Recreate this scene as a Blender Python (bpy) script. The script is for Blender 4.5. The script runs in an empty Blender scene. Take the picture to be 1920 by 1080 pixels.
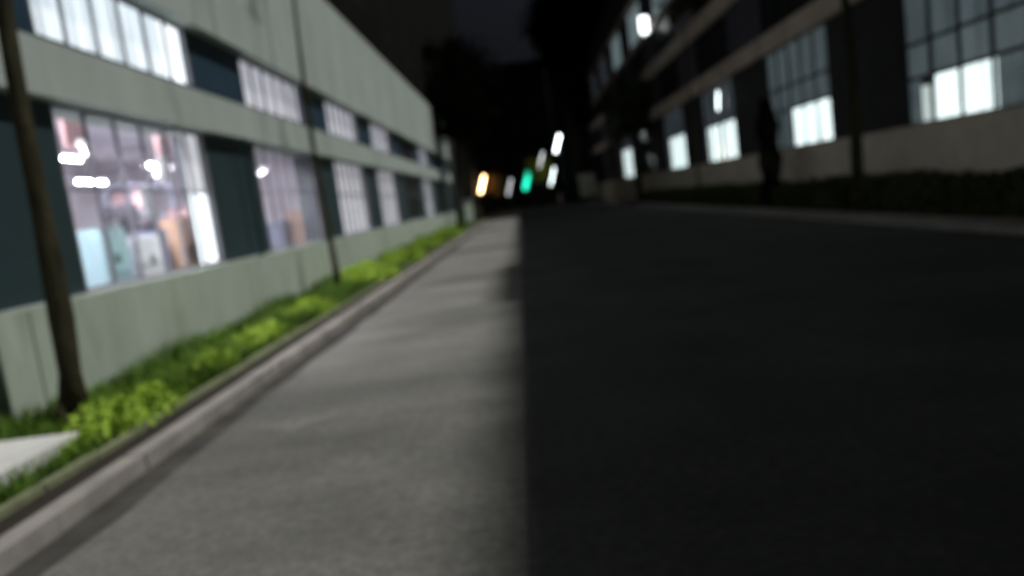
import bpy, bmesh, math, random
from mathutils import Vector, Matrix
R = math.radians
S = bpy.context.scene
COL = S.collection

# ------------------------------------------------------------------ camera
cam_d = bpy.data.cameras.new('camera')
cam = bpy.data.objects.new('camera', cam_d); COL.objects.link(cam)
S.camera = cam
cam_d.sensor_width = 36.0
cam_d.lens = 36.0 * 1355 / 1920
cam_d.clip_start = 0.05
cam_d.clip_end = 2000
pit, yaw, roll = R(7.0), R(1.56), R(7.5)
F = Vector((-math.sin(yaw)*math.cos(pit), math.cos(yaw)*math.cos(pit), -math.sin(pit)))
R0 = Vector((math.cos(yaw), math.sin(yaw), 0)); U0 = R0.cross(F)
Rv = R0*math.cos(roll) - U0*math.sin(roll)
Uv = R0*math.sin(roll) + U0*math.cos(roll)
m = Matrix(((Rv.x, Uv.x, -F.x, 0), (Rv.y, Uv.y, -F.y, 0), (Rv.z, Uv.z, -F.z, 1.6), (0, 0, 0, 1)))
cam.matrix_world = m
cam_d.dof.use_dof = True            # the phone hunted for focus in the dark: it stopped just in front of the lens
cam_d.dof.focus_distance = 1.05
cam_d.dof.aperture_fstop = 1.75

# ------------------------------------------------------------------ world, sun, exposure
W = bpy.data.worlds.new('World'); S.world = W; W.use_nodes = True
SUN_AZ = R(10)                       # seen from the road the light comes from the right, over the roof
SUN_EL = math.atan(17.5/10.42*math.cos(SUN_AZ))
nt = W.node_tree; nt.nodes.clear()
sky = nt.nodes.new('ShaderNodeTexSky'); sky.sky_type = 'NISHITA'; sky.sun_disc = False
sky.sun_elevation = R(-3.0); sky.sun_rotation = R(80); sky.air_density = 1.5; sky.dust_density = 3; sky.ozone_density = 3
hsv = nt.nodes.new('ShaderNodeHueSaturation'); hsv.inputs['Saturation'].default_value = 0.45
bg = nt.nodes.new('ShaderNodeBackground'); bg.inputs['Strength'].default_value = 0.32
wo = nt.nodes.new('ShaderNodeOutputWorld')
nt.links.new(sky.outputs[0], hsv.inputs['Color']); nt.links.new(hsv.outputs[0], bg.inputs['Color']); nt.links.new(bg.outputs[0], wo.inputs['Surface'])
sd = bpy.data.lights.new('sun', 'SUN'); sd.energy = 3.0; sd.angle = R(1.6); sd.color = (1.0, 0.985, 0.93)
sun = bpy.data.objects.new('sun', sd); COL.objects.link(sun)
tol = Vector((math.cos(SUN_EL)*math.cos(SUN_AZ), math.cos(SUN_EL)*math.sin(SUN_AZ), math.sin(SUN_EL)))
sun.rotation_euler = tol.to_track_quat('Z', 'Y').to_euler()
sun.location = (30, 5, 50)
S.view_settings.view_transform = 'Standard'; S.view_settings.look = 'None'
S.view_settings.exposure = 0; S.view_settings.gamma = 1

# ------------------------------------------------------------------ materials
def mat(name, col, rough=.8, var=.15, scale=3., bump=.0, bscale=40., spec=.3, stain=None, stretch=(1, 1, 1), metal=0, off=(0, 0, 0), grain=0):
    M = bpy.data.materials.new(name); M.use_nodes = True
    t = M.node_tree; b = t.nodes['Principled BSDF']
    b.inputs['Roughness'].default_value = rough
    b.inputs['Specular IOR Level'].default_value = spec
    b.inputs['Metallic'].default_value = metal
    tc = t.nodes.new('ShaderNodeTexCoord'); mp = t.nodes.new('ShaderNodeMapping'); mp.inputs['Scale'].default_value = stretch; mp.inputs['Location'].default_value = off
    t.links.new(tc.outputs['Object'], mp.inputs['Vector'])
    n = t.nodes.new('ShaderNodeTexNoise'); n.inputs['Scale'].default_value = scale; n.inputs['Detail'].default_value = 6; n.inputs['Roughness'].default_value = .65
    t.links.new(mp.outputs[0], n.inputs['Vector'])
    cr = t.nodes.new('ShaderNodeValToRGB')
    cr.color_ramp.elements[0].position = .3; cr.color_ramp.elements[1].position = .7
    cr.color_ramp.elements[0].color = tuple(c*(1-var) for c in col)+(1,)
    cr.color_ramp.elements[1].color = tuple(min(1, c*(1+var)) for c in col)+(1,)
    t.links.new(n.outputs[0], cr.inputs[0]); out = cr.outputs[0]
    if stain:
        n2 = t.nodes.new('ShaderNodeTexNoise'); n2.inputs['Scale'].default_value = stain[1]; n2.inputs['Detail'].default_value = 5
        t.links.new(mp.outputs[0], n2.inputs['Vector'])
        r2 = t.nodes.new('ShaderNodeValToRGB'); r2.color_ramp.elements[0].position = stain[2]; r2.color_ramp.elements[1].position = stain[2]+.18
        t.links.new(n2.outputs[0], r2.inputs[0])
        mx = t.nodes.new('ShaderNodeMix'); mx.data_type = 'RGBA'
        mx.inputs['B'].default_value = tuple(stain[0])+(1,)
        t.links.new(r2.outputs[0], mx.inputs['Factor']); t.links.new(out, mx.inputs['A']); out = mx.outputs['Result']
    if grain:
        n4 = t.nodes.new('ShaderNodeTexNoise'); n4.inputs['Scale'].default_value = 14; n4.inputs['Detail'].default_value = 9; n4.inputs['Roughness'].default_value = .85
        t.links.new(tc.outputs['Object'], n4.inputs['Vector'])
        m4 = t.nodes.new('ShaderNodeMapRange'); m4.inputs['From Min'].default_value = .32; m4.inputs['From Max'].default_value = .68
        m4.inputs['To Min'].default_value = 1-grain; m4.inputs['To Max'].default_value = 1+grain
        t.links.new(n4.outputs[0], m4.inputs['Value'])
        v4 = t.nodes.new('ShaderNodeVectorMath'); v4.operation = 'SCALE'
        t.links.new(out, v4.inputs[0]); t.links.new(m4.outputs[0], v4.inputs['Scale']); out = v4.outputs[0]
    t.links.new(out, b.inputs['Base Color'])
    if bump:
        n3 = t.nodes.new('ShaderNodeTexNoise'); n3.inputs['Scale'].default_value = bscale; n3.inputs['Detail'].default_value = 8
        t.links.new(tc.outputs['Object'], n3.inputs['Vector'])
        bp = t.nodes.new('ShaderNodeBump'); bp.inputs['Strength'].default_value = bump; bp.inputs['Distance'].default_value = .02
        t.links.new(n3.outputs[0], bp.inputs['Height']); t.links.new(bp.outputs[0], b.inputs['Normal'])
    return M

def emat(name, col, s, fold_shading=None, base=(.5, .5, .5)):
    """something that gives off light: lamp, lit blind; folds = (scale, depth) of pleat shading painted into the glow"""
    M = bpy.data.materials.new(name); M.use_nodes = True
    t = M.node_tree; b = t.nodes['Principled BSDF']
    b.inputs['Base Color'].default_value = base+(1,); b.inputs['Roughness'].default_value = .7
    b.inputs['Emission Color'].default_value = col+(1,); b.inputs['Emission Strength'].default_value = s
    if fold_shading:
        tc = t.nodes.new('ShaderNodeTexCoord')
        n = t.nodes.new('ShaderNodeTexNoise'); n.inputs['Scale'].default_value = 1.6; n.inputs['Detail'].default_value = 3
        mp = t.nodes.new('ShaderNodeMapping'); mp.inputs['Scale'].default_value = (1, fold_shading[0], .35)
        t.links.new(tc.outputs['Object'], mp.inputs[0]); t.links.new(mp.outputs[0], n.inputs['Vector'])
        mr = t.nodes.new('ShaderNodeMapRange'); mr.inputs['From Min'].default_value = .3; mr.inputs['From Max'].default_value = .7
        mr.inputs['To Min'].default_value = s*(1-fold_shading[1]); mr.inputs['To Max'].default_value = s*(1+fold_shading[1]*.4)
        t.links.new(n.outputs[0], mr.inputs['Value']); t.links.new(mr.outputs[0], b.inputs['Emission Strength'])
    return M

def glass_mat():
    M = bpy.data.materials.new('window glass'); M.use_nodes = True
    t = M.node_tree; t.nodes.clear()
    o = t.nodes.new('ShaderNodeOutputMaterial'); mx = t.nodes.new('ShaderNodeMixShader'); mx.inputs[0].default_value = .08
    tr = t.nodes.new('ShaderNodeBsdfTransparent'); tr.inputs[0].default_value = (.93, .95, .96, 1)
    gl = t.nodes.new('ShaderNodeBsdfGlossy'); gl.inputs['Roughness'].default_value = .05
    t.links.new(tr.outputs[0], mx.inputs[1]); t.links.new(gl.outputs[0], mx.inputs[2]); t.links.new(mx.outputs[0], o.inputs[0])
    return M

M = dict(
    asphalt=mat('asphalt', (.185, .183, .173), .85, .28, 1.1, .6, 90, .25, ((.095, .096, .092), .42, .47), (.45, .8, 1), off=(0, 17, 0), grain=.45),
    asphalt_near_dim=mat('dimmed near asphalt', (.135, .134, .126), .85, .3, 1.1, .6, 90, .25, ((.085, .086, .082), .5, .5), (.5, .8, 1), grain=.45),
    asphalt_shade=mat('shaded asphalt', (.085, .082, .083), .88, .3, .7, .6, 90, .2, ((.07, .068, .070), .3, .5), (.8, .8, 1), grain=.5),
    gutter=mat('gutter dirt', (.055, .053, .048), .95, .45, 2.5, .6, 40),
    joint=mat('joint filler', (.17, .20, .17), .9, .2, 3),
    soil=mat('soil', (.022, .018, .014), .95, .3, 6, .6, 30),
    kerb=mat('kerb concrete', (.25, .235, .22), .85, .3, 2.5, .3, 40, .3, ((.16, .15, .13), 1.2, .6)),
    edging=mat('mossy edging', (.17, .19, .11), .9, .3, 4, .4, 30),
    pave=mat('paving', (.50, .43, .41), .9, .25, 3, .3, 30),
    slab=mat('pale slab', (.55, .55, .54), .8, .1, 3, .2, 30),
    lwall=mat('pale green render', (.34, .395, .34), .85, .14, 1.1, .15, 25, .3, ((.25, .29, .22), 1.0, .56), (1, 1.6, .5)),
    lband=mat('pale grey green paint', (.36, .41, .385), .8, .12, .8, .1, 20, .3, ((.25, .285, .26), 1.2, .55), (1, 1.5, .35)),
    teal=mat('dark teal cladding', (.022, .040, .046), .45, .15, 2),
    blue=mat('dark blue cladding', (.022, .045, .070), .45, .15, 2),
    upper=mat('unlit brown cladding', (.0045, .0043, .0042), .9, .5, .6, spec=.05),  # unlit darkness of the upper storeys put into the colour
    rwall=mat('brown grey render', (.70, .62, .54), .85, .18, 1.0, .2, 25, .3, ((.58, .46, .42), .6, .6)),
    rband=mat('brown grey band', (.64, .52, .46), .85, .25, .7, .1, 20),
    rdark=mat('dark purple grey panel', (.075, .070, .10), .6, .25, 1.2),
    rpier=mat('dark pier panel', (.03, .028, .036), .7, .3, 1.2),
    black=mat('near black render', (.02, .02, .022), .8, .3, .4),
    frame_l=mat('grey window frame', (.22, .22, .25), .5, .1, 5),
    frame_r=mat('dark window frame', (.03, .034, .04), .5, .1, 5),
    room=mat('lavender room paint', (.70, .67, .72), .8, .08, 1.5),
    roomfloor=mat('room floor', (.3, .3, .32), .5, .1, 2),
    bark=mat('dark bark', (.036, .033, .017), .95, .65, 5, .8, 18, .2, None, (3, 3, .6)),
    leaf=mat('dark leaf', (.035, .055, .018), .7, .5, 1.5),
    leaf2=mat('dull leaf', (.055, .060, .018), .7, .4, 1.5),
    leaf3=mat('yellow green leaf', (.42, .45, .06), .7, .4, 1.5),
    leaf4=mat('brown leaf', (.34, .21, .08), .7, .4, 1.5),
    grass=mat('grass blades', (.10, .195, .020), .7, .6, 1.3),
    lime=mat('lime green leaves', (.30, .45, .05), .7, .45, 3),
    hedge=mat('hedge leaves', (.045, .058, .020), .8, .5, 2),
    far=mat('blackish leaves', (.006, .008, .004), .95, .5, 2, spec=0),
    metal=mat('painted metal', (.10, .10, .10), .5, .1, 6, metal=.3),
    white=mat('white enamel', (.75, .75, .78), .5, .05, 4),
    cyan=mat('pale cyan enamel', (.42, .62, .66), .5, .08, 3),
    pink=mat('dusty pink cloth', (.62, .42, .44), .9, .12, 3),
    tan=mat('tan cardboard', (.52, .36, .27), .9, .12, 4),
    dark=mat('dark machine paint', (.06, .055, .075), .5, .2, 4),
    slate=mat('slate blue plastic', (.26, .29, .38), .6, .1, 4),
    concrete=mat('dusty concrete', (.20, .215, .18), .9, .2, 2, .2, 30),
    panelc=mat('faded panel', (.7, .7, .6), .8, .15, 1),
    glass=glass_mat(),
    b_white=emat('bright window blind', (.84, .93, 1.0), 1.15, (5, .45)),
    b_cool=emat('pale lit blind', (.80, .78, .86), .70, (5, .35)),
    b_lav=emat('lavender lit blind', (.76, .73, .79), .66, (6, .35)),
    b_hot=emat('glaring white blind', (.93, .97, 1.0), 1.9, (3, .1)),
    b_soft=emat('soft white blind', (.90, .90, .95), .75, (3, .3)),
    r_lit=emat('bright pane', (.86, 1.0, .99), 1.7, (4, .35)),
    r_soft=emat('softly lit pane', (.86, 1.0, .97), .7, (4, .3)),
    r_dim=emat('dim grey green blind', (.62, .80, .86), .11, (2.2, .5), (.12, .14, .15)),
    r_mid=emat('faint blind', (.62, .74, .86), .065, (2.2, .6), (.08, .09, .11)),
    r_up=emat('pale blue pane', (.62, .80, .84), .34, (1.5, .35)),
    r_up2=emat('dull blue pane', (.55, .62, .74), .07, (1.5, .35)),
    tube=emat('tube lamp', (1, .95, 1), 85.0),
    tube_thin=emat('thin tube lamp', (1, .95, 1), 14.0),
    strip=emat('strip diffuser', (1, .94, 1), 72.0),
    lampw=emat('white lamp', (.88, 1, 1), 9.0),
    lampo=emat('warm lamp', (1, .62, .30), 14.0),
    lampg=emat('green lamp', (.02, 1.0, .62), 2.2),
    lampf=emat('faint lamp', (.9, .95, 1), 4.0),
    lampbig=emat('flood lamp', (.93, 1, 1), 4.0),
)

# ------------------------------------------------------------------ helpers
class MB:
    def __init__(s): s.v = []; s.f = []
    def box(s, x0, x1, y0, y1, z0, z1):
        n = len(s.v)
        s.v += [(x0, y0, z0), (x1, y0, z0), (x1, y1, z0), (x0, y1, z0), (x0, y0, z1), (x1, y0, z1), (x1, y1, z1), (x0, y1, z1)]
        s.f += [tuple(n+i for i in q) for q in ((0, 3, 2, 1), (4, 5, 6, 7), (0, 1, 5, 4), (1, 2, 6, 5), (2, 3, 7, 6), (3, 0, 4, 7))]
        return s
    def tube(s, pts, rad, n=10, cap=True):
        base = len(s.v)
        pts = [Vector(p) for p in pts]
        for i, p in enumerate(pts):
            d = (pts[min(i+1, len(pts)-1)] - pts[max(i-1, 0)]).normalized()
            a = Vector((1, 0, 0)) if abs(d.x) < .8 else Vector((0, 1, 0))
            u = d.cross(a).normalized(); w = d.cross(u)
            r = rad[i] if isinstance(rad, (list, tuple)) else rad
            for k in range(n):
                t = 2*math.pi*k/n
                s.v.append(tuple(p + u*(r*math.cos(t)) + w*(r*math.sin(t))))
        for i in range(len(pts)-1):
            for k in range(n):
                a = base+i*n+k; b = base+i*n+(k+1) % n
                s.f.append((a, b, b+n, a+n))
        if cap:
            s.f.append(tuple(base+k for k in range(n))[::-1]); e = base+(len(pts)-1)*n
            s.f.append(tuple(e+k for k in range(n)))
        return s
    def quad(s, a, b, c, d):
        n = len(s.v); s.v += [tuple(a), tuple(b), tuple(c), tuple(d)]; s.f.append((n, n+1, n+2, n+3)); return s
    def leaf(s, p, size, rnd):
        u = Vector((rnd.gauss(0, 1), rnd.gauss(0, 1), rnd.gauss(0, 1))).normalized()
        a = Vector((rnd.gauss(0, 1), rnd.gauss(0, 1), rnd.gauss(0, 1))); w = u.cross(a).normalized()
        p = Vector(p); l = size*rnd.uniform(.6, 1.3)
        s.quad(p-u*l, p+w*l*.45, p+u*l, p-w*l*.45)
    def build(s, name, m_, parent=None, bevel=0, smooth=False):
        me = bpy.data.meshes.new(name); me.from_pydata(s.v, [], s.f); me.update()
        if bevel or smooth:
            bm = bmesh.new(); bm.from_mesh(me)
            if bevel:
                bmesh.ops.bevel(bm, geom=list(bm.edges), offset=bevel, segments=2, affect='EDGES', profile=.6)
            bm.to_mesh(me); bm.free()
        if smooth:
            for p in me.polygons: p.use_smooth = True
        me.materials.append(m_)
        o = bpy.data.objects.new(name, me); COL.objects.link(o)
        if parent: o.parent = parent
        return o

def tag(o, label=None, cat=None, group=None, kind=None):
    if label: o['label'] = label
    if cat: o['category'] = cat
    if group: o['group'] = group
    if kind: o['kind'] = kind
    return o
def empty(name, loc=(0, 0, 0), rz=0):
    o = bpy.data.objects.new(name, None); COL.objects.link(o); o.location = loc; o.rotation_euler.z = rz
    o.empty_display_size = .3
    return o
def copy_tree(o, parent=None):
    c = o.copy(); COL.objects.link(c); c.parent = parent
    for ch in list(o.children): copy_tree(ch, c)
    return c

# ------------------------------------------------------------------ setting
KX, KR = -2.92, 7.72
Y0, Y1 = -14, 108
g = MB(); g.quad((-500, -300, -.03), (500, -300, -.03), (500, 900, -.03), (-500, 900, -.03))
tag(g.build('ground', M['soil']), kind='structure')
JX = -.17                                            # shadow edge on the road; shade right of it painted as darker asphalt
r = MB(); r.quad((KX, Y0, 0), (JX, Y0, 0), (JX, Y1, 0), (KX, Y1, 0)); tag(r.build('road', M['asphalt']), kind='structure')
r = MB(); r.quad((JX, Y0, 0), (KR, Y0, 0), (KR, Y1, 0), (JX, Y1, 0)); tag(r.build('road_shade_lane', M['asphalt_shade']), kind='structure')
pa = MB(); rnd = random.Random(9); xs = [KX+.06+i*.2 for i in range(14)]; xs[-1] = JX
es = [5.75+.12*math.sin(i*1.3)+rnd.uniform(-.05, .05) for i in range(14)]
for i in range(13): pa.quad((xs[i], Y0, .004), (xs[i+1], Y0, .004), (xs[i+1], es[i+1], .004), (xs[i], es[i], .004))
tag(pa.build('road_near_dim', M['asphalt_near_dim']), kind='structure')  # darker near sheet: the road's dimming towards the camera painted in
gu = MB(); rnd = random.Random(2); y = Y0; px = KX+.24
while y < Y1:
    nx = KX+.24+rnd.uniform(-.05, .05)
    gu.quad((KX, y, .008), (px, y, .008), (nx, y+.7, .008), (KX, y+.7, .008)); px = nx; y += .7
tag(gu.build('gutter', M['gutter']), kind='structure')

def kerb(x0, x1, name):
    k = MB(); rnd = random.Random(3); y = Y0
    while y < Y1:
        L = 1.0; j = rnd.uniform(-.008, .008)
        k.box(x0+j, x1+j, y, y+L-.012, -.02, .13+j*.5); y += L
    return tag(k.build(name, M['kerb']), kind='structure')
kerb(-3.08, KX, 'left_kerb'); kerb(KR, 7.88, 'right_kerb')
v = MB(); v.box(-5.3, -3.085, Y0, Y1, -.02, .075); tag(v.build('left_verge', M['soil']), kind='structure')
v = MB(); v.box(7.885, 8.55, Y0, Y1, -.02, .11); tag(v.build('right_pavement', M['pave']), kind='structure')
v = MB(); v.box(8.555, 10.2, Y0, Y1, -.02, .10); tag(v.build('right_verge', M['soil']), kind='structure')
e = MB(); rnd = random.Random(5); y = Y0
while y < 60:
    e.box(-3.47, -3.39, y, y+.58, .07, .115+rnd.uniform(-.01, .01)); y += .6
tag(e.build('verge_edging', M['edging']), kind='structure')

# ------------------------------------------------------------------ building on the left
lb = empty('factory_building', (-4.9, 0, 0))
tag(lb, 'long pale green building with a row of lit workshop windows beside the grass verge', 'building')
def L(mb, name, m_, parent=lb, **k):
    mb.v = [(x+4.9, y, z) for x, y, z in mb.v]
    return mb.build(name, m_, parent, **k)
XL = -4.9
B = 6.13; W0 = 8.1; WW = 3.9
L(MB().box(-5.35, XL, Y0, 90, 0, 1.14), 'sill_wall', M['lwall'])
L(MB().box(-5.5, XL-.02, Y0, 90, 1.14, 1.17), 'window_ledge', M['lband'])
L(MB().box(-5.6, XL+.06, Y0, 53.8, 3.31, 3.93), 'floor_beam', M['lband'])
L(MB().box(-5.55, XL+.01, Y0, 53.7, 3.932, 3.99), 'beam_flashing', M['blue'])
L(MB().box(-5.6, XL+.10, Y0, 53.9, 4.98, 7.85), 'parapet_band', M['lband'])
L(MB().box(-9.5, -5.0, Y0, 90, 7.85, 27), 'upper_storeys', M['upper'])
L(MB().box(-5.6, -4.97, 53.9, 90, 1.17, 7.85), 'unlit_end_wall', M['black'])  # black colour stands for the unlit far end of the facade
L(MB().box(-11, -5.6, Y0, 90, 6.0, 7.84), 'core', M['black'])
wins = [W0+B*i for i in range(-3, 7)]          # ground floor and clerestory bays
wins = [w for w in wins if w > Y0+.5]
prev = Y0
for w in wins + [53.9]:
    L(MB().box(-5.5, -5.02, prev, w, 1.17, 3.31), 'wall_panel', M['teal'])
    L(MB().box(-5.5, -5.02, prev, w, 3.99, 4.98), 'wall_panel', M['blue'])
    prev = w+WW
    if prev > 53.9: break

def window(y0, y1, z0, z1, x, n, rows, fr, par, panes, sgn=1, depth=.06, glass=True, ft=.013):
    """one window: frame of mullions and transoms; panes = list of (material, k0, k1, za, zb) blinds hung behind it"""
    f = MB(); w = (y1-y0)/n
    e_ = .002
    xa, xb = (x-depth, x) if sgn > 0 else (x, x+depth)
    f.box(xa, xb, y0+e_, y0+.05, z0, z1); f.box(xa, xb, y1-.05, y1-e_, z0, z1)
    f.box(xa+.003, xb-.003, y0+.05, y1-.05, z0+e_, z0+.05); f.box(xa+.003, xb-.003, y0+.05, y1-.05, z1-.05, z1-e_)
    for k in range(1, n): f.box(xa+.006, xb-.006, y0+k*w-ft, y0+k*w+ft, z0+.05, z1-.05)
    for zz in rows: f.box(xa+.009, xb-.009, y0+.05, y1-.05, zz-ft, zz+ft)
    off = par.location.x
    def Bd(mb, nm, mm, pp):
        mb.v = [(a-off, b, c) for a, b, c in mb.v]; return mb.build(nm, mm, pp)
    wf = Bd(f, 'window', fr, par)
    if glass:
        gx = (xa+xb)/2
        Bd(MB().quad((gx, y0+.04, z0+.04), (gx, y1-.04, z0+.04), (gx, y1-.04, z1-.04), (gx, y0+.04, z1-.04)), 'glass_pane', M['glass'], wf)
    for mm, k0, k1, za, zb in panes:
        px = xa-.05 if sgn > 0 else xb+.05
        mb = MB()
        for k in range(int(k0*2), int(k1*2)):           # slightly wavy hanging blind
            ya, yb = y0+k*w/2, y0+(k+1)*w/2
            o1 = .012*math.sin(k*2.1)
            mb.box(px-.01+o1, px+.01+o1, ya+.02, yb-.01, za, zb)
        Bd(mb, 'blind', mm, wf)
    return wf

tops = 3.31
for i, w in enumerate(wins):
    j = round((w-W0)/B)
    y1 = w+WW
    if y1 > 53.9: break
    if j <= 1:
        pan = [(M['b_hot'], 5, 6, 1.2, 2.33), (M['b_soft'], 5, 6, 2.37, 3.28)] if j == 0 else []
        if j < 0: pan = [(M['b_lav'], 0, 6, 1.2, 3.28)]
        window(w, y1, 1.17, tops, -5.03, 6, [2.35], M['frame_l'], lb, pan)
    elif j in (4, 6):
        window(w, y1, 1.17, tops, -5.03, 6, [2.35], M['frame_l'], lb, [(M['black'], 0, 6, 1.2, 3.28)])
    elif j in (2, 3, 5):
        window(w, y1, 1.17, tops, -5.03, 6, [2.35], M['frame_l'], lb, [(M['b_lav'], 0, 6, 2.37, 3.28), (M['b_cool'], 0, 6, 1.2, 2.33)])
    else:
        window(w, y1, 1.17, tops, -5.03, 6, [2.35], M['frame_l'], lb, [(M['b_lav'], 0, 6, 1.2, 3.28)])
    # clerestory above
    top = [(M['b_white'], 0, 5, 4.01, 4.96), (M['b_hot'], 5, 6, 4.01, 4.96)] if j == 0 else [(M['b_cool'], 0, 6, 4.01, 4.96)]
    if j in (4, 6): top = [(M['black'], 0, 6, 4.01, 4.96)]
    if j < 0: top = [(M['b_cool'], 0, 6, 4.01, 4.96)]
    window(w, y1, 3.99, 4.98, -5.03, 6, [], M['frame_l'], lb, top)
# upper dark storeys: pale-framed dark windows, a few faintly lit
uw0 = MB()
for z in (9.4, 13.2, 17.0, 20.8):
    for i in range(15):
        y = 2+i*6.13
        lit = (i, z) in ((3, 9.4), (5, 9.4), (8, 13.2))
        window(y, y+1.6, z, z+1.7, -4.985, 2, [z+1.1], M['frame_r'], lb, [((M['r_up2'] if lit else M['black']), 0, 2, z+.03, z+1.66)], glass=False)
for k in range(8):
    y = 6.9+6.13*k
    L(MB().box(XL+.0005, XL+.006, y, y+.025, .1, 1.13), 'wall_joint', M['joint'])
for k in range(7):
    y = 6.6+6.13*k
    L(MB().box(XL+.1005, XL+.106, y, y+.03, 4.99, 7.84), 'parapet_joint', M['joint'])
# downpipe on the beam
L(MB().tube([(-4.86, 13.3, 1.15), (-4.86, 13.3, 3.3)], .03, 8), 'downpipe', M['teal'])

# rooms behind the first two bays
def room(y0, y1, x0=-9.6):
    a = MB(); z0, z1 = .9, 3.75
    a.box(x0-.1, x0, y0, y1, z0, z1); a.box(x0, -5.51, y0-.1, y0, z0, z1); a.box(x0, -5.51, y1, y1+.1, z0, z1)
    a.box(x0, -5.61, y0, y1, z1, z1+.1)
    L(a, 'room_wall', M['room'])
    L(MB().box(x0, -5.36, y0, y1, .8, .9), 'room_floor', M['roomfloor'])
room(6.6, 20.1, -11.5)

# ------------------------------------------------------------------ things inside the lit rooms
def tube_lamp(x, y, z, L_, label, rz=0, mm=None):
    t = empty('ceiling_lamp', (x, y, z), rz); tag(t, label, 'lamp', 'tube lamps in the workshop rooms')
    MB().box(-.07, .07, -L_/2, L_/2, .03, .08).build('housing', M['white'], t)
    MB().tube([(0, -L_/2+.03, 0), (0, L_/2-.03, 0)], .012 if rz else .02, 8).build('lamp_tube', M['tube_thin'] if rz else M['tube'], t)
    MB().tube([(0, -L_/3, .08), (0, -L_/3, 3.72-z)], .006, 6).tube([(0, L_/3, .08), (0, L_/3, 3.72-z)], .006, 6).build('hanger', M['metal'], t)

tube_lamp(-5.85, 10.0, 3.0, 1.0, 'white tube lamp hanging close behind the first two upper panes of the big front window', .5)
tube_lamp(-5.9, 12.0, 2.75, .8, 'white tube lamp hanging close behind the fourth upper pane of the big front window', .5)
tube_lamp(-6.3, 14.1, 3.2, 1.0, 'white tube lamp seen through the fifth upper pane just left of the white blind', .5)
tube_lamp(-7.8, 9.4, 3.3, 1.2, 'white tube lamp deep in the workshop near its left wall')
tube_lamp(-7.8, 12.6, 3.3, 1.2, 'white tube lamp deep in the workshop behind the big front window')
tube_lamp(-7.8, 16.0, 3.3, 1.2, 'white tube lamp in the workshop beyond the first two windows')
tube_lamp(-10.2, 11.0, 3.3, 1.2, 'white tube lamp near the back wall on the left of the workshop')
tube_lamp(-10.2, 17.5, 3.3, 1.2, 'white tube lamp near the back wall on the right of the workshop')
tube_lamp(-6.1, 17.6, 3.0, 1.0, 'white tube lamp close behind the second ground floor window', .5)

for yy in (8.2, 10.9, 13.6, 15.6):  # unseen lights above the windows, added to brighten the room
    where = {8.2: 'nearest the camera, over the left end of the big window', 10.9: 'over the right half of the big window', 13.6: 'over the dark wall panel between the windows',
             15.6: 'over the near half of the second window'}[yy]
    t = empty('added_ceiling_light', (-6.0, yy, 3.70)); tag(t, 'long flat ceiling light added unseen to brighten the room, ' + where, 'light', 'unseen ceiling lights added along the workshop windows')
    MB().box(-.22, .22, -.95, .95, .0, .045).build('frame', M['white'], t)
    MB().box(-.19, .19, -.9, .9, -.012, -.002).build('diffuser', M['strip'], t)

def shelf_unit(x, y, w, d, h, n, mm, label):
    t = empty('shelf_unit', (x, y, .9)); tag(t, label, 'shelf')
    for sx in (0, d-.04):
        for sy in (0, w-.04): MB().box(sx, sx+.04, sy, sy+.04, 0, h).build('post', mm, t)
    for k in range(n):
        z = .1+k*(h-.15)/(n-1); MB().box(-.002, d+.002, -.002, w+.002, z, z+.03).build('shelf', mm, t)
    return t
def crate(x, y, z, sx, sy, sz, mm, label, grp='boxes and tubs in the workshop room', nm='box', cat='box', rz=0):
    t = empty(nm, (x, y, z), rz); tag(t, label, cat, grp)
    MB().box(-sx/2, sx/2, -sy/2, sy/2, 0, sz-.03).build('body', mm, t, bevel=.008)
    MB().box(-sx/2-.01, sx/2+.01, -sy/2-.01, sy/2+.01, sz-.03, sz).build('lid', mm, t)
    return t
def cabinet(x, y, sx, sy, h, mm, label):
    t = empty('cabinet', (x, y, .9)); tag(t, label, 'cabinet')
    MB().box(-sx/2, sx/2, -sy/2, sy/2, .06, h).build('body', mm, t, bevel=.01)
    for k in (0, 1):
        d = MB().box(sx/2+.002, sx/2+.02, -sy/2+.01+k*sy/2, -.01+k*sy/2, .1, h-.03).build('door', mm, t)
        MB().box(sx/2+.02, sx/2+.04, -.05+k*.09-.01, -.05+k*.09+.01, h*.5, h*.5+.14).build('handle', M['metal'], d)
    MB().box(-sx/2+.02, sx/2-.02, -sy/2+.02, sy/2-.02, 0, .06).build('plinth', M['dark'], t)
cabinet(-5.95, 10.05, .45, .62, 1.03, M['cyan'], 'pale cyan cabinet inside the big front window at its lower left')
cabinet(-5.9, 10.95, .4, .72, .86, M['white'], 'white cabinet inside the big front window standing under the third pane')
cabinet(-6.4, 18.9, .5, .9, .9, M['slate'], 'slate blue cabinet inside the second ground floor window')
shelf_unit(-7.6, 13.3, 1.6, .5, 1.9, 4, M['slate'], 'slate grey shelf unit seen between the white cabinet and the cartons')
crate(-7.35, 13.8, 1.42+.92, .4, .5, .36, M['pink'], 'pink box on top of the slate shelf unit')
crate(-7.35, 14.4, .9+.72, .4, .6, .4, M['dark'], 'dark box on the middle of the slate shelf unit')
crate(-5.95, 12.35, .9, .4, .42, .62, M['tan'], 'tan carton at the bottom of the stack behind the fifth pane')
crate(-5.95, 12.4, 1.52, .38, .4, .5, M['tan'], 'tan carton on top of the stack behind the fifth pane', rz=.2)
crate(-6.1, 13.2, .9, .4, .4, 1.3, M['pink'], 'tall pink carton beside the tan cartons near the bright blind')
crate(-6.1, 11.75, .9, .4, .4, .95, M['slate'], 'slate plastic tub between the white cabinet and the tan cartons')
crate(-6.6, 20.0-1.9, .9, .35, .4, 1.15, M['white'], 'small white carton in the second ground floor window')
crate(-6.0, 19.4, .9, .4, .4, 1.15, M['tan'], 'tall tan carton at the right of the second ground floor window')
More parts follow.
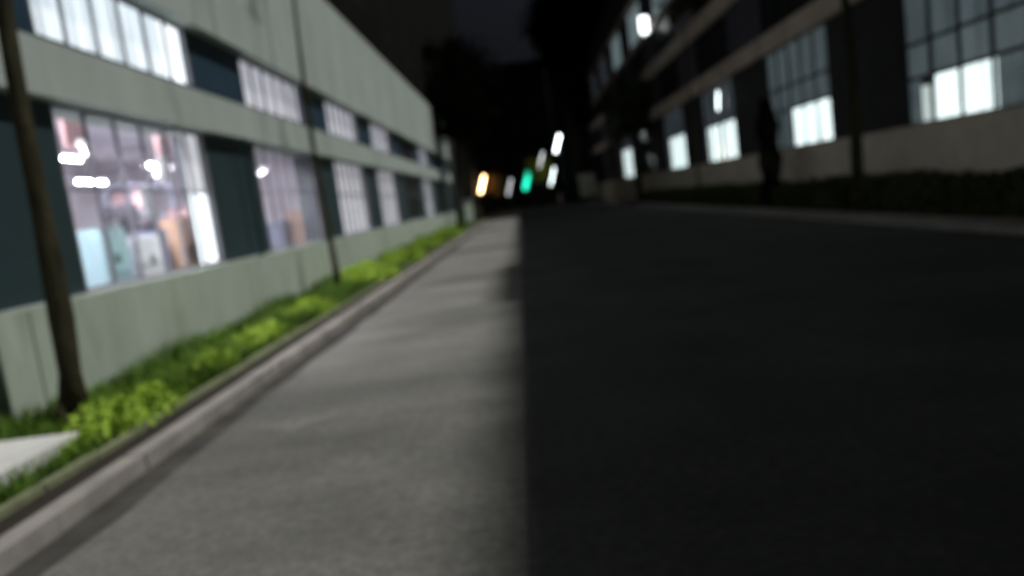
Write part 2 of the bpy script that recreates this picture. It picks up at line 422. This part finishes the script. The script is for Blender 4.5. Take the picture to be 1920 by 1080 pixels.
# hanging cloths
def cloth(x, y0, y1, z0, z1, mm, label):
    mb = MB(); n = 14
    for i in range(n):
        a, b = i/n, (i+1)/n
        xa = .03*math.sin(a*22); xb = .03*math.sin(b*22)
        mb.quad((xa, y0+(y1-y0)*a, z0), (xb, y0+(y1-y0)*b, z0), (xb, y0+(y1-y0)*b, z1), (xa, y0+(y1-y0)*a, z1))
        mb.quad((xa-.01, y0+(y1-y0)*a, z0), (xa-.01, y0+(y1-y0)*a, z1), (xb-.01, y0+(y1-y0)*b, z1), (xb-.01, y0+(y1-y0)*b, z0))
    t = empty('hanging_cloth', (x, 0, 0)); tag(t, label, 'cloth', 'cloths hanging inside the big front window')
    mb.build('fabric', mm, t)
    MB().tube([(-.005, y0-.05, z1+.01), (-.005, y1+.05, z1+.01)], .012, 6).build('rail', M['metal'], t)
cloth(-5.8, 9.5, 9.95, 3.0, 3.6, M['pink'], 'short pink cloth hanging in the top left corner of the big front window')
cloth(-5.8, 11.95, 12.4, 3.05, 3.6, M['pink'], 'short pink cloth hanging at the top of the fourth pane')
cloth(-5.8, 11.85, 12.25, 2.6, 3.0, M['white'], 'small white cloth hanging just under the pink cloth in the fourth pane')
cloth(-5.8, 11.15, 11.5, 2.05, 2.5, M['white'], 'small white cloth hanging in the middle of the big front window')
def machine(x, y):
    t = empty('machine', (x, y, .9)); tag(t, 'dark machine with a raised arm inside the big front window', 'machine')
    MB().box(-.35, .35, -.45, .45, 0, .75).build('base', M['dark'], t, bevel=.03)
    MB().box(-.12, .12, .15, .40, .752, 1.45).build('column', M['dark'], t, bevel=.02)
    MB().box(-.10, .10, -.40, .148, 1.2, 1.42).build('arm', M['dark'], t, bevel=.02)
    MB().tube([(0, -.3, .95), (0, -.3, 1.2)], .04, 10).build('spindle', M['metal'], t)
machine(-6.6, 11.9)
def workbench(x, y):
    t = empty('workbench', (x, y, .9)); tag(t, 'pale workbench in the second ground floor window room', 'table')
    MB().box(-.35, .35, -.8, .8, .78, .83).build('table_top', M['white'], t)
    for a in (-.3, .26):
        for b in (-.75, .71): MB().box(a, a+.04, b, b+.04, 0, .78).build('leg', M['metal'], t)
workbench(-7.6, 16.6)

# ------------------------------------------------------------------ building on the right
XR = 10.0
rb = empty('office_block', (XR, 0, 0))
tag(rb, 'long unlit brown grey block on the right with bright lower window panes', 'building')
def Rb(mb, name, m_, parent=rb, **k):
    mb.v = [(x-XR, y, z) for x, y, z in mb.v]
    return mb.build(name, m_, parent, **k)
Rb(MB().box(XR, XR+.5, Y0, 95, 0, 2.05), 'sill_wall', M['rwall'])
Rb(MB().box(XR-.06, XR+.6, Y0, 95, 2.052, 2.10), 'window_ledge', M['rwall'])
Rb(MB().box(XR-.12, XR+.6, Y0, 95, 5.75, 6.45), 'floor_band', M['rband'])
Rb(MB().box(XR-.12, XR+.6, Y0, 95, 8.55, 9.35), 'floor_band', M['rband'])
Rb(MB().box(XR-.12, XR+.6, Y0, 95, 11.3, 11.7), 'floor_band', M['rband'])
Rb(MB().box(XR-.12, XR+.6, Y0, 95, 14.5, 14.9), 'floor_band', M['rband'])
Rb(MB().box(XR, XR+12, Y0, 95, 14.9, 17.5), 'parapet_wall', M['rdark'])
Rb(MB().box(XR+.6, XR+12, Y0, 95, 0, 14.9), 'core', M['black'])
Rb(MB().box(XR+.02, XR+12, 65, 94.9, 17.5, 34), 'tower_block', M['upper'])  # added upper block, tall enough to shade the far left side
Rb(MB().box(XR+.01, XR+2.5, 13.2, 19.5, 17.5, 17.95), 'roof_shadow_box', M['rdark'])  # unseen box, added to cast the bump in the road shadow
P = 10.05; R0w = 13.3; RW = 5.65
starts = [R0w+P*i for i in range(-2, 9)]
prev = Y0
for w in starts+[95]:
    if w > 95: w = 95
    Rb(MB().box(XR+.04, XR+.6, prev, w, 2.10, 5.75), 'wall_panel', M['rpier'])
    prev = w+RW
for z0, z1, in ((6.45, 8.55), (9.35, 11.3), (11.7, 14.5)):
    prev = Y0
    for w in starts+[95]:
        Rb(MB().box(XR+.05, XR+.6, prev, w, z0, z1), 'wall_panel', M['rdark'])
        prev = w+RW
for i, w in enumerate(starts):
    if w+RW > 95: break
    j = i-2
    f = M['frame_r']
    up = M['r_dim'] if j in (0, 1) else M['r_mid']
    pan = []
    if j == 0:
        pan = [(up, 0, 5, 3.24, 5.7), (up, 0, 2, 2.13, 3.2), (M['r_lit'], 2, 4, 2.13, 3.2), (M['r_soft'], 4, 4.5, 2.13, 3.0), (up, 4.5, 5, 2.13, 3.2)]
    elif j == 1:
        pan = [(up, 0, 5, 3.5, 5.7), (M['r_lit'], 0, 3, 2.13, 3.46), (up, 3, 5, 2.13, 3.46)]
    elif j == 2:
        pan = [(up, 0, 5, 3.9, 5.7), (M['r_lit'], 0, 2, 2.13, 3.86), (M['r_lit'], 2.5, 4.5, 2.13, 3.86), (up, 4.5, 5, 2.13, 3.86)]
    elif j == 3:
        pan = [(up, 0, 5, 4.1, 5.7), (M['r_lit'], 0, 4, 2.13, 4.06), (up, 4, 5, 2.13, 4.06)]
    elif j == 5:
        pan = [(M['r_lit'], 0, 5, 2.13, 4.6), (up, 0, 5, 4.64, 5.7)]
    else:
        pan = [(M['r_mid'] if j < 0 else M['black'], 0, 5, 2.13, 5.7)]
    rows = {0: [3.22, 4.05], 1: [3.48, 4.3], 2: [3.88], 3: [4.08]}.get(j, [4.62])
    window(w, w+RW, 2.10, 5.75, XR+.06, 5, rows, f, rb, pan, sgn=-1, ft=.045)
    window(w, w+RW, 6.45, 8.55, XR+.07, 5, [7.9], f, rb, [(M['black'], 0, 5, 6.5, 8.5)], sgn=-1, ft=.04)
    window(w, w+RW, 9.35, 11.3, XR+.07, 5, [], f, rb, [(M['black'], 0, 5, 9.4, 11.25)], sgn=-1, ft=.04)
    mm = M['r_up'] if j in (3, 4, 5) else (M['r_up2'] if j in (6, 7) else M['black'])
    window(w, w+RW, 11.7, 14.5, XR+.07, 5, [], f, rb, [(mm, 0, 5, 11.8, 14.4)], sgn=-1, ft=.04)

# ------------------------------------------------------------------ far end: dark blocks closing the street
eb = empty('tower_block', (0, 112, 0)); tag(eb, 'black square block closing the far end of the street under the sky', 'building')
MB().box(-22, 6.0, 0, 14, 0, 21.5).build('wall', M['black'], eb)
MB().box(-21.5, 5.5, .5, 13.5, 21.5, 21.8).build('roof', M['upper'], eb)
for i in range(8):
    for z in (3, 7, 11, 15): MB().box(-20+i*3.3, -18.6+i*3.3, -.05, -.004, z, z+1.6).build('window', M['frame_r'], eb)
tb = empty('apartment_tower', (6.1, 97, 0)); tag(tb, 'tall black tower beyond the end of the right hand block', 'building')
MB().box(0, 18, 0, 12, 0, 42).build('wall', M['black'], tb)
MB().box(-.3, 18.3, -.3, 12.3, 42, 42.5).build('roof', M['upper'], tb)
for z in range(3, 40, 4):
    for i in range(4): MB().box(1.5+i*3, 3+i*3, -.05, -.004, z, z+1.6).build('window', M['frame_r'], tb)

# ------------------------------------------------------------------ trees
def tree(name, x, y, h, r0, lean, crown_z, crown_r, nleaf, lsize, label, lm, grp, seed, crown_h=None, cz=1.0):
    rnd = random.Random(seed)
    t = empty(name, (x, y, .05)); tag(t, label, 'tree', grp)
    pts = []; rad = []
    n = 16
    for i in range(n):
        a = i/(n-1)
        pts.append((lean[0]*a+.05*math.sin(a*7+seed), lean[1]*a+.06*math.sin(a*5+seed*2), h*a)); rad.append(r0*(1.5 if i == 0 else rnd.uniform(.88, 1.14))*(1-a*.72))
    tr = MB().tube(pts, rad, 12)
    for k in range(3):                                       # root flare and stubs
        an = k*2.1+seed
        tr.tube([(0, 0, .25), (math.cos(an)*r0*1.6, math.sin(an)*r0*1.6, -.05)], [r0*.5, r0*.25], 7)
    top = Vector(pts[-1]); limbs = []
    for k in range(9):
        a = .45+.5*k/9; i0 = min(n-2, int(a*(n-1))); p = Vector(pts[i0]).lerp(Vector(pts[i0+1]), a*(n-1)-i0)
        if p.z < crown_z-crown_r*.9: continue
        an = k*2.4+seed; q = p+Vector((math.cos(an), math.sin(an), .7))*crown_r*rnd.uniform(.5, .85)
        mid = p.lerp(q, .5)+Vector((0, 0, .1*crown_r)); limbs += [mid, q]
        tr.tube([p, mid, q], [r0*.35, r0*.22, r0*.08], 6)
    tr.build('trunk', M['bark'], t, smooth=True)
    cr = MB(); ch = crown_h or crown_r
    cen = Vector((lean[0], lean[1], crown_z))
    clumps = [(l, crown_r*rnd.uniform(.25, .45)) for l in limbs]
    for k in range(16):
        d = Vector((rnd.gauss(0, 1), rnd.gauss(0, 1), rnd.gauss(0, 1))).normalized()*rnd.uniform(.35, .9)
        clumps.append((cen+Vector((d.x*crown_r, d.y*crown_r, d.z*ch)), crown_r*rnd.uniform(.22, .42)))
    for k in range(nleaf):
        c, rr = rnd.choice(clumps)
        d = Vector((rnd.gauss(0, 1), rnd.gauss(0, 1), rnd.gauss(0, .8)))
        cr.leaf(c+d*rr*.5, lsize, rnd)
    cr.build('crown', lm, t)
    return t
G = 'street trees on the left verge'
tree('street_tree', -4.36, 6.35, 7.5, .105, (.3, .45), 7.6, 1.7, 5000, .07, 'thick dark trunk leaning in front of the nearest wall panel on the left', M['leaf'], G, 1)
tree('street_tree', -4.2, 15.6, 10.5, .065, (.0, .35), 10.6, 1.9, 4500, .08, 'slim dark tree between the second and third ground floor windows', M['leaf'], G, 2)
tree('street_tree', -4.25, 47.5, 9, .15, (.7, .6), 8.0, 3.0, 8000, .15, 'dark leafy tree at the far end of the pale facade', M['far'], G, 3, crown_h=4.2)
tree('street_tree', -4.2, 64, 12, .2, (.6, .0), 11, 4.0, 6500, .2, 'dark tree farthest back on the left verge', M['far'], G, 4, crown_h=6)
G = 'street trees on the right verge'
tree('street_tree', 8.9, 19.4, 9, .16, (.1, .2), 9.4, 1.9, 4000, .08, 'brown trunk before the dark pier between the two nearest bright right windows', M['leaf2'], G, 5)
tree('street_tree', 8.9, 36.5, 9.5, .07, (.1, .2), 10, 1.3, 2000, .08, 'very thin trunk in front of the sill wall under the third right window', M['leaf2'], G, 6)
tree('street_tree', 8.8, 54, 8, .26, (-.1, .2), 7.2, 2.6, 6500, .14, 'dark tree standing between the fourth right window and the farthest lit window', M['leaf'], G, 7, crown_h=3)
tree('tall_tree', 7.6, 90, 24, .4, (-.6, 0), 19, 4.6, 9000, .32, 'tall black tree at the far right edge of the sky gap', M['far'], 'tall trees at the end of the street', 8, crown_h=13)
tree('tall_tree', -6.3, 94, 16, .35, (1.4, 0), 12.5, 3.6, 6000, .28, 'dark tree at the far left end of the street', M['far'], 'tall trees at the end of the street', 9, crown_h=6)
tree('small_tree', 2.4, 87.6, 5.2, .09, (.1, 0), 4.6, 1.7, 6000, .12, 'small yellow green tree lit beside the green light', M['leaf3'], None, 10, crown_h=1.8)
tree('small_tree', -3.0, 88.3, 4.6, .09, (.1, 0), 3.2, 1.3, 3600, .12, 'small brown lit tree right of the warm lamp', M['leaf4'], None, 11, crown_h=2)

# dark columnar shrub on the right
rnd = random.Random(12)
cs = empty('columnar_shrub', (8.9, 25.9, .1)); tag(cs, 'narrow black columnar shrub in front of the second right window', 'shrub')
MB().tube([(0, 0, -.05), (.02, 0, 1.5), (0, .02, 3.2)], [.07, .05, .02], 8).build('stem', M['bark'], cs)
c_ = MB()
for k in range(5200):
    z = rnd.uniform(.15, 3.75); rr = .36*(1-(z/4.2)**7)*rnd.uniform(.3, 1)**.5*(1+.15*math.sin(z*5)); an = rnd.uniform(0, 6.28)
    c_.leaf((rr*math.cos(an), rr*math.sin(an), z), .06, rnd)
c_.build('foliage', M['far'], cs)

# hedges on the right verge (broken where the trees stand)
def hedge(y0, y1, label, n, hz=.80):
    t = empty('hedge', (9.15, y0, .1)); tag(t, label, 'hedge', 'clipped hedges under the right hand wall')
    rnd = random.Random(int(y0*7)); mb = MB(); L_ = y1-y0
    for k in range(n):
        y_ = rnd.uniform(0, L_); s = rnd.random(); hh = hz*(.92+.09*math.sin(y_*1.1)+.05*math.sin(y_*3.7))
        if s < .4: p = (-.5+rnd.gauss(0, .05), y_, rnd.uniform(0, hh))
        elif s < .85: p = (rnd.uniform(-.5, .6), y_, hh+rnd.gauss(0, .05))
        else: p = (rnd.uniform(-.5, .6), rnd.choice((0, L_))+rnd.gauss(0, .05), rnd.uniform(0, hh))
        mb.leaf(p, .075, rnd)
    mb.build('foliage', M['hedge'], t)
    MB().box(-.42, .52, .08, L_-.08, 0, hz*.8).build('inner_branches', M['hedge'], t)
hedge(5, 19.0, 'dark clipped hedge nearest the camera on the right verge', 6500)
hedge(19.9, 25.3, 'short dark hedge between the brown trunk and the columnar shrub', 2500)
hedge(26.5, 36.2, 'dark clipped hedge beyond the columnar shrub', 3500)
hedge(36.9, 53.4, 'dark clipped hedge farthest along the right verge', 4000)

# ------------------------------------------------------------------ verge grass and bright plants on the left
rnd = random.Random(21); gm = MB()
def blade(mb, x, y, z, h, w, rnd, b=.4):
    an = rnd.uniform(0, 6.28); dx, dy = math.cos(an), math.sin(an); bx, by = rnd.gauss(0, b)*h, rnd.gauss(0, b)*h
    n = len(mb.v)
    mb.v += [(x-dx*w, y-dy*w, z), (x+dx*w, y+dy*w, z), (x+bx*.4+dx*w*.7, y+by*.4+dy*w*.7, z+h*.6), (x+bx*.4-dx*w*.7, y+by*.4-dy*w*.7, z+h*.6), (x+bx, y+by, z+h)]
    mb.f += [(n, n+1, n+2, n+3), (n+3, n+2, n+4)]
for k in range(46000):
    u = rnd.random(); y = 2.4+58*u**2.1
    x = rnd.uniform(-4.88, -3.48)
    if y < 5.66 and x < -3.75: continue
    s = 1+y/22
    hh = rnd.uniform(.06, .17)*(.7+.5*(.5+.5*math.sin(y*1.7+x*3)))*(1.0 if x > -4.4 else 1.25)
    blade(gm, x, y, .07, hh*min(s, 1.6), .006*s, rnd)
tag(gm.build('grass', M['grass']), 'thick green grass filling the left verge under the wall', 'grass', kind='stuff')
sl = MB().box(-4.88, -3.78, 4.0, 5.62, .08, .20)
tag(sl.build('concrete_slab', M['slab'], bevel=.01), 'pale concrete slab lying in the grass at the lower left', 'slab')

def clump(x, y, rx, ry, h, n, label, seed):
    n = int(n*1.3); h *= 1.25
    rnd = random.Random(seed); t = empty('leafy_plant', (x, y, .07)); tag(t, label, 'plant', 'bright leafy plants in the left verge')
    mb = MB()
    for k in range(n):
        an = rnd.uniform(0, 6.28); q = rnd.random()**.5
        px, py = rx*q*math.cos(an), ry*q*math.sin(an)
        lump = .62+.38*math.sin(an*3+seed)*math.sin(q*5+seed*1.7)
        px += rnd.gauss(0, .05); py += rnd.gauss(0, .08)
        z = h*math.sqrt(max(0, 1-q*q))*(.35+.65*rnd.random())*lump+.02
        mb.leaf((px, py, z), .035+.0012*y, rnd)
    mb.build('foliage', M['lime'], t)
    st = MB()
    for k in range(7):
        an = k*.9; st.tube([(0, 0, -.02), (rx*.3*math.cos(an), ry*.3*math.sin(an), h*.5)], .006, 5)
    st.build('stem', M['grass'], t)
clump(-3.75, 6.2, .33, .75, .26, 1500, 'bright lime plant nearest the camera beside the pale slab', 1)
clump(-3.80, 8.2, .25, .5, .20, 700, 'small bright plant just beyond the nearest trunk', 2)
clump(-3.85, 10.0, .30, .7, .24, 800, 'bright plant in the grass below the bright white blind', 3)
clump(-3.85, 12.2, .36, 1.0, .30, 1000, 'bright leafy plant below the dark wall between the first two windows', 4)
clump(-4.05, 17.9, .72, 2.0, .42, 2600, 'broad lime plant right behind the slim tree', 5)
clump(-4.05, 22.8, .72, 2.5, .42, 2300, 'broad lime plant below the third ground floor window', 6)
clump(-4.05, 29.0, .7, 3.2, .48, 2200, 'lime plant below the fourth ground floor window', 7)
clump(-4.05, 37.5, .7, 4.6, .5, 2200, 'farthest lime plant before the dark leafy tree', 8)

# ------------------------------------------------------------------ pillar and panel in the distance
gp = empty('gate_pillar', (-4.45, 56.5, .07), -.6); tag(gp, 'pale grey pillar at the far end of the left verge', 'pillar')
MB().box(-.5, .5, -.5, .5, 0, 1.75).build('shaft', M['lwall'], gp, bevel=.02)
MB().box(-.58, .58, -.58, .58, 1.75, 1.9).build('cap', M['concrete'], gp)
bp = empty('notice_panel', (8.3, 88.5, .1)); tag(bp, 'dull pale blank panel on posts at the far right of the road', 'panel')
MB().box(-1.0, 1.0, -.05, .05, .55, 3.3).build('board', M['panelc'], bp)
for s in (-.85, .85): MB().box(s-.05, s+.05, .052, .15, -.05, 3.2).build('post', M['metal'], bp)

# ------------------------------------------------------------------ lamps
def street_lamp_streak(x, y, zc, w, h, mm, label, pole=True, tilt=0, grp='small streak-shaped lamps at the end of the street'):
    t = empty('street_lamp_streak', (x, y, 0)); tag(t, label, 'lamp', grp)
    if pole:
        MB().tube([(w*.5+.12, .1, 0), (w*.5+.12, .1, zc+h*.5+.12)], [.07, .05], 8).build('pole', M['metal'], t)
        MB().tube([(w*.5+.12, .1, zc+h*.5+.1), (0, 0, zc+h*.5+.08)], .03, 6).build('arm', M['metal'], t)
    d = Vector((math.sin(tilt), 0, math.cos(tilt)))
    c = Vector((0, 0, zc))
    MB().tube([c-d*h/2, c-d*h*.46, c+d*h*.46, c+d*h/2], [w*.35, w*.5, w*.5, w*.35], 12).build('lamp_glass', mm, t, smooth=True)
    MB().tube([c+d*h/2+d*.002, c+d*(h/2+.08)], [w*.55, w*.3], 10).build('lamp_cap', M['metal'], t)
    return t
TL = R(20)  # lamps stretched and tilted to imitate streaks of smeared light
street_lamp_streak(-4.25, 86.4, 3.7, .28, 2.1, M['lampo'], 'warm orange street lamp streak glowing at the end of the left side', tilt=TL)
street_lamp_streak(-1.1, 88, 3.0, .07, 2.0, M['lampf'], 'faint thin white lamp streak between the warm lamp and the green light', tilt=TL)
street_lamp_streak(1.1, 88, 3.55, .46, 2.4, M['lampg'], 'turquoise green light streak at the end of the road', tilt=TL)
street_lamp_streak(3.0, 86.4, 5.6, .08, 2.0, M['lampf'], 'faint thin lamp streak above the small lit tree', tilt=TL)
street_lamp_streak(5.15, 86.2, 7.25, .24, 2.1, M['lampw'], 'topmost white street lamp streak at the far end', tilt=TL)
street_lamp_streak(4.1, 86.2, 3.55, .10, 2.1, M['lampw'], 'thin white lamp streak right below the topmost white one', tilt=TL)

fl = empty('floodlight', (9.7, 49.6, 11.6)); tag(fl, 'glaring white square floodlight on the upper front of the right block', 'lamp')
MB().box(-.12, .05, -.40, .40, -.5, .65).build('housing', M['metal'], fl)
MB().box(-.14, -.123, -.36, .36, -.46, .6).build('lens', M['lampbig'], fl)
MB().box(-.5, .05, -.421, -.403, -.46, .6).build('lens_side', M['lampbig'], fl)
MB().box(.052, .18, -.1, .1, -.1, .1).build('bracket', M['metal'], fl)
wl = empty('wall_lamp', (9.9, 35.3, 4.9)); tag(wl, 'small thin tube lamp on the wall above the third right window', 'lamp')
MB().box(.03, .13, -.06, .06, -.5, .5).build('bracket', M['metal'], wl)
MB().tube([(0, .12, -.42), (0, -.18, .42)], .022, 8).build('lamp_tube', M['lampw'], wl)
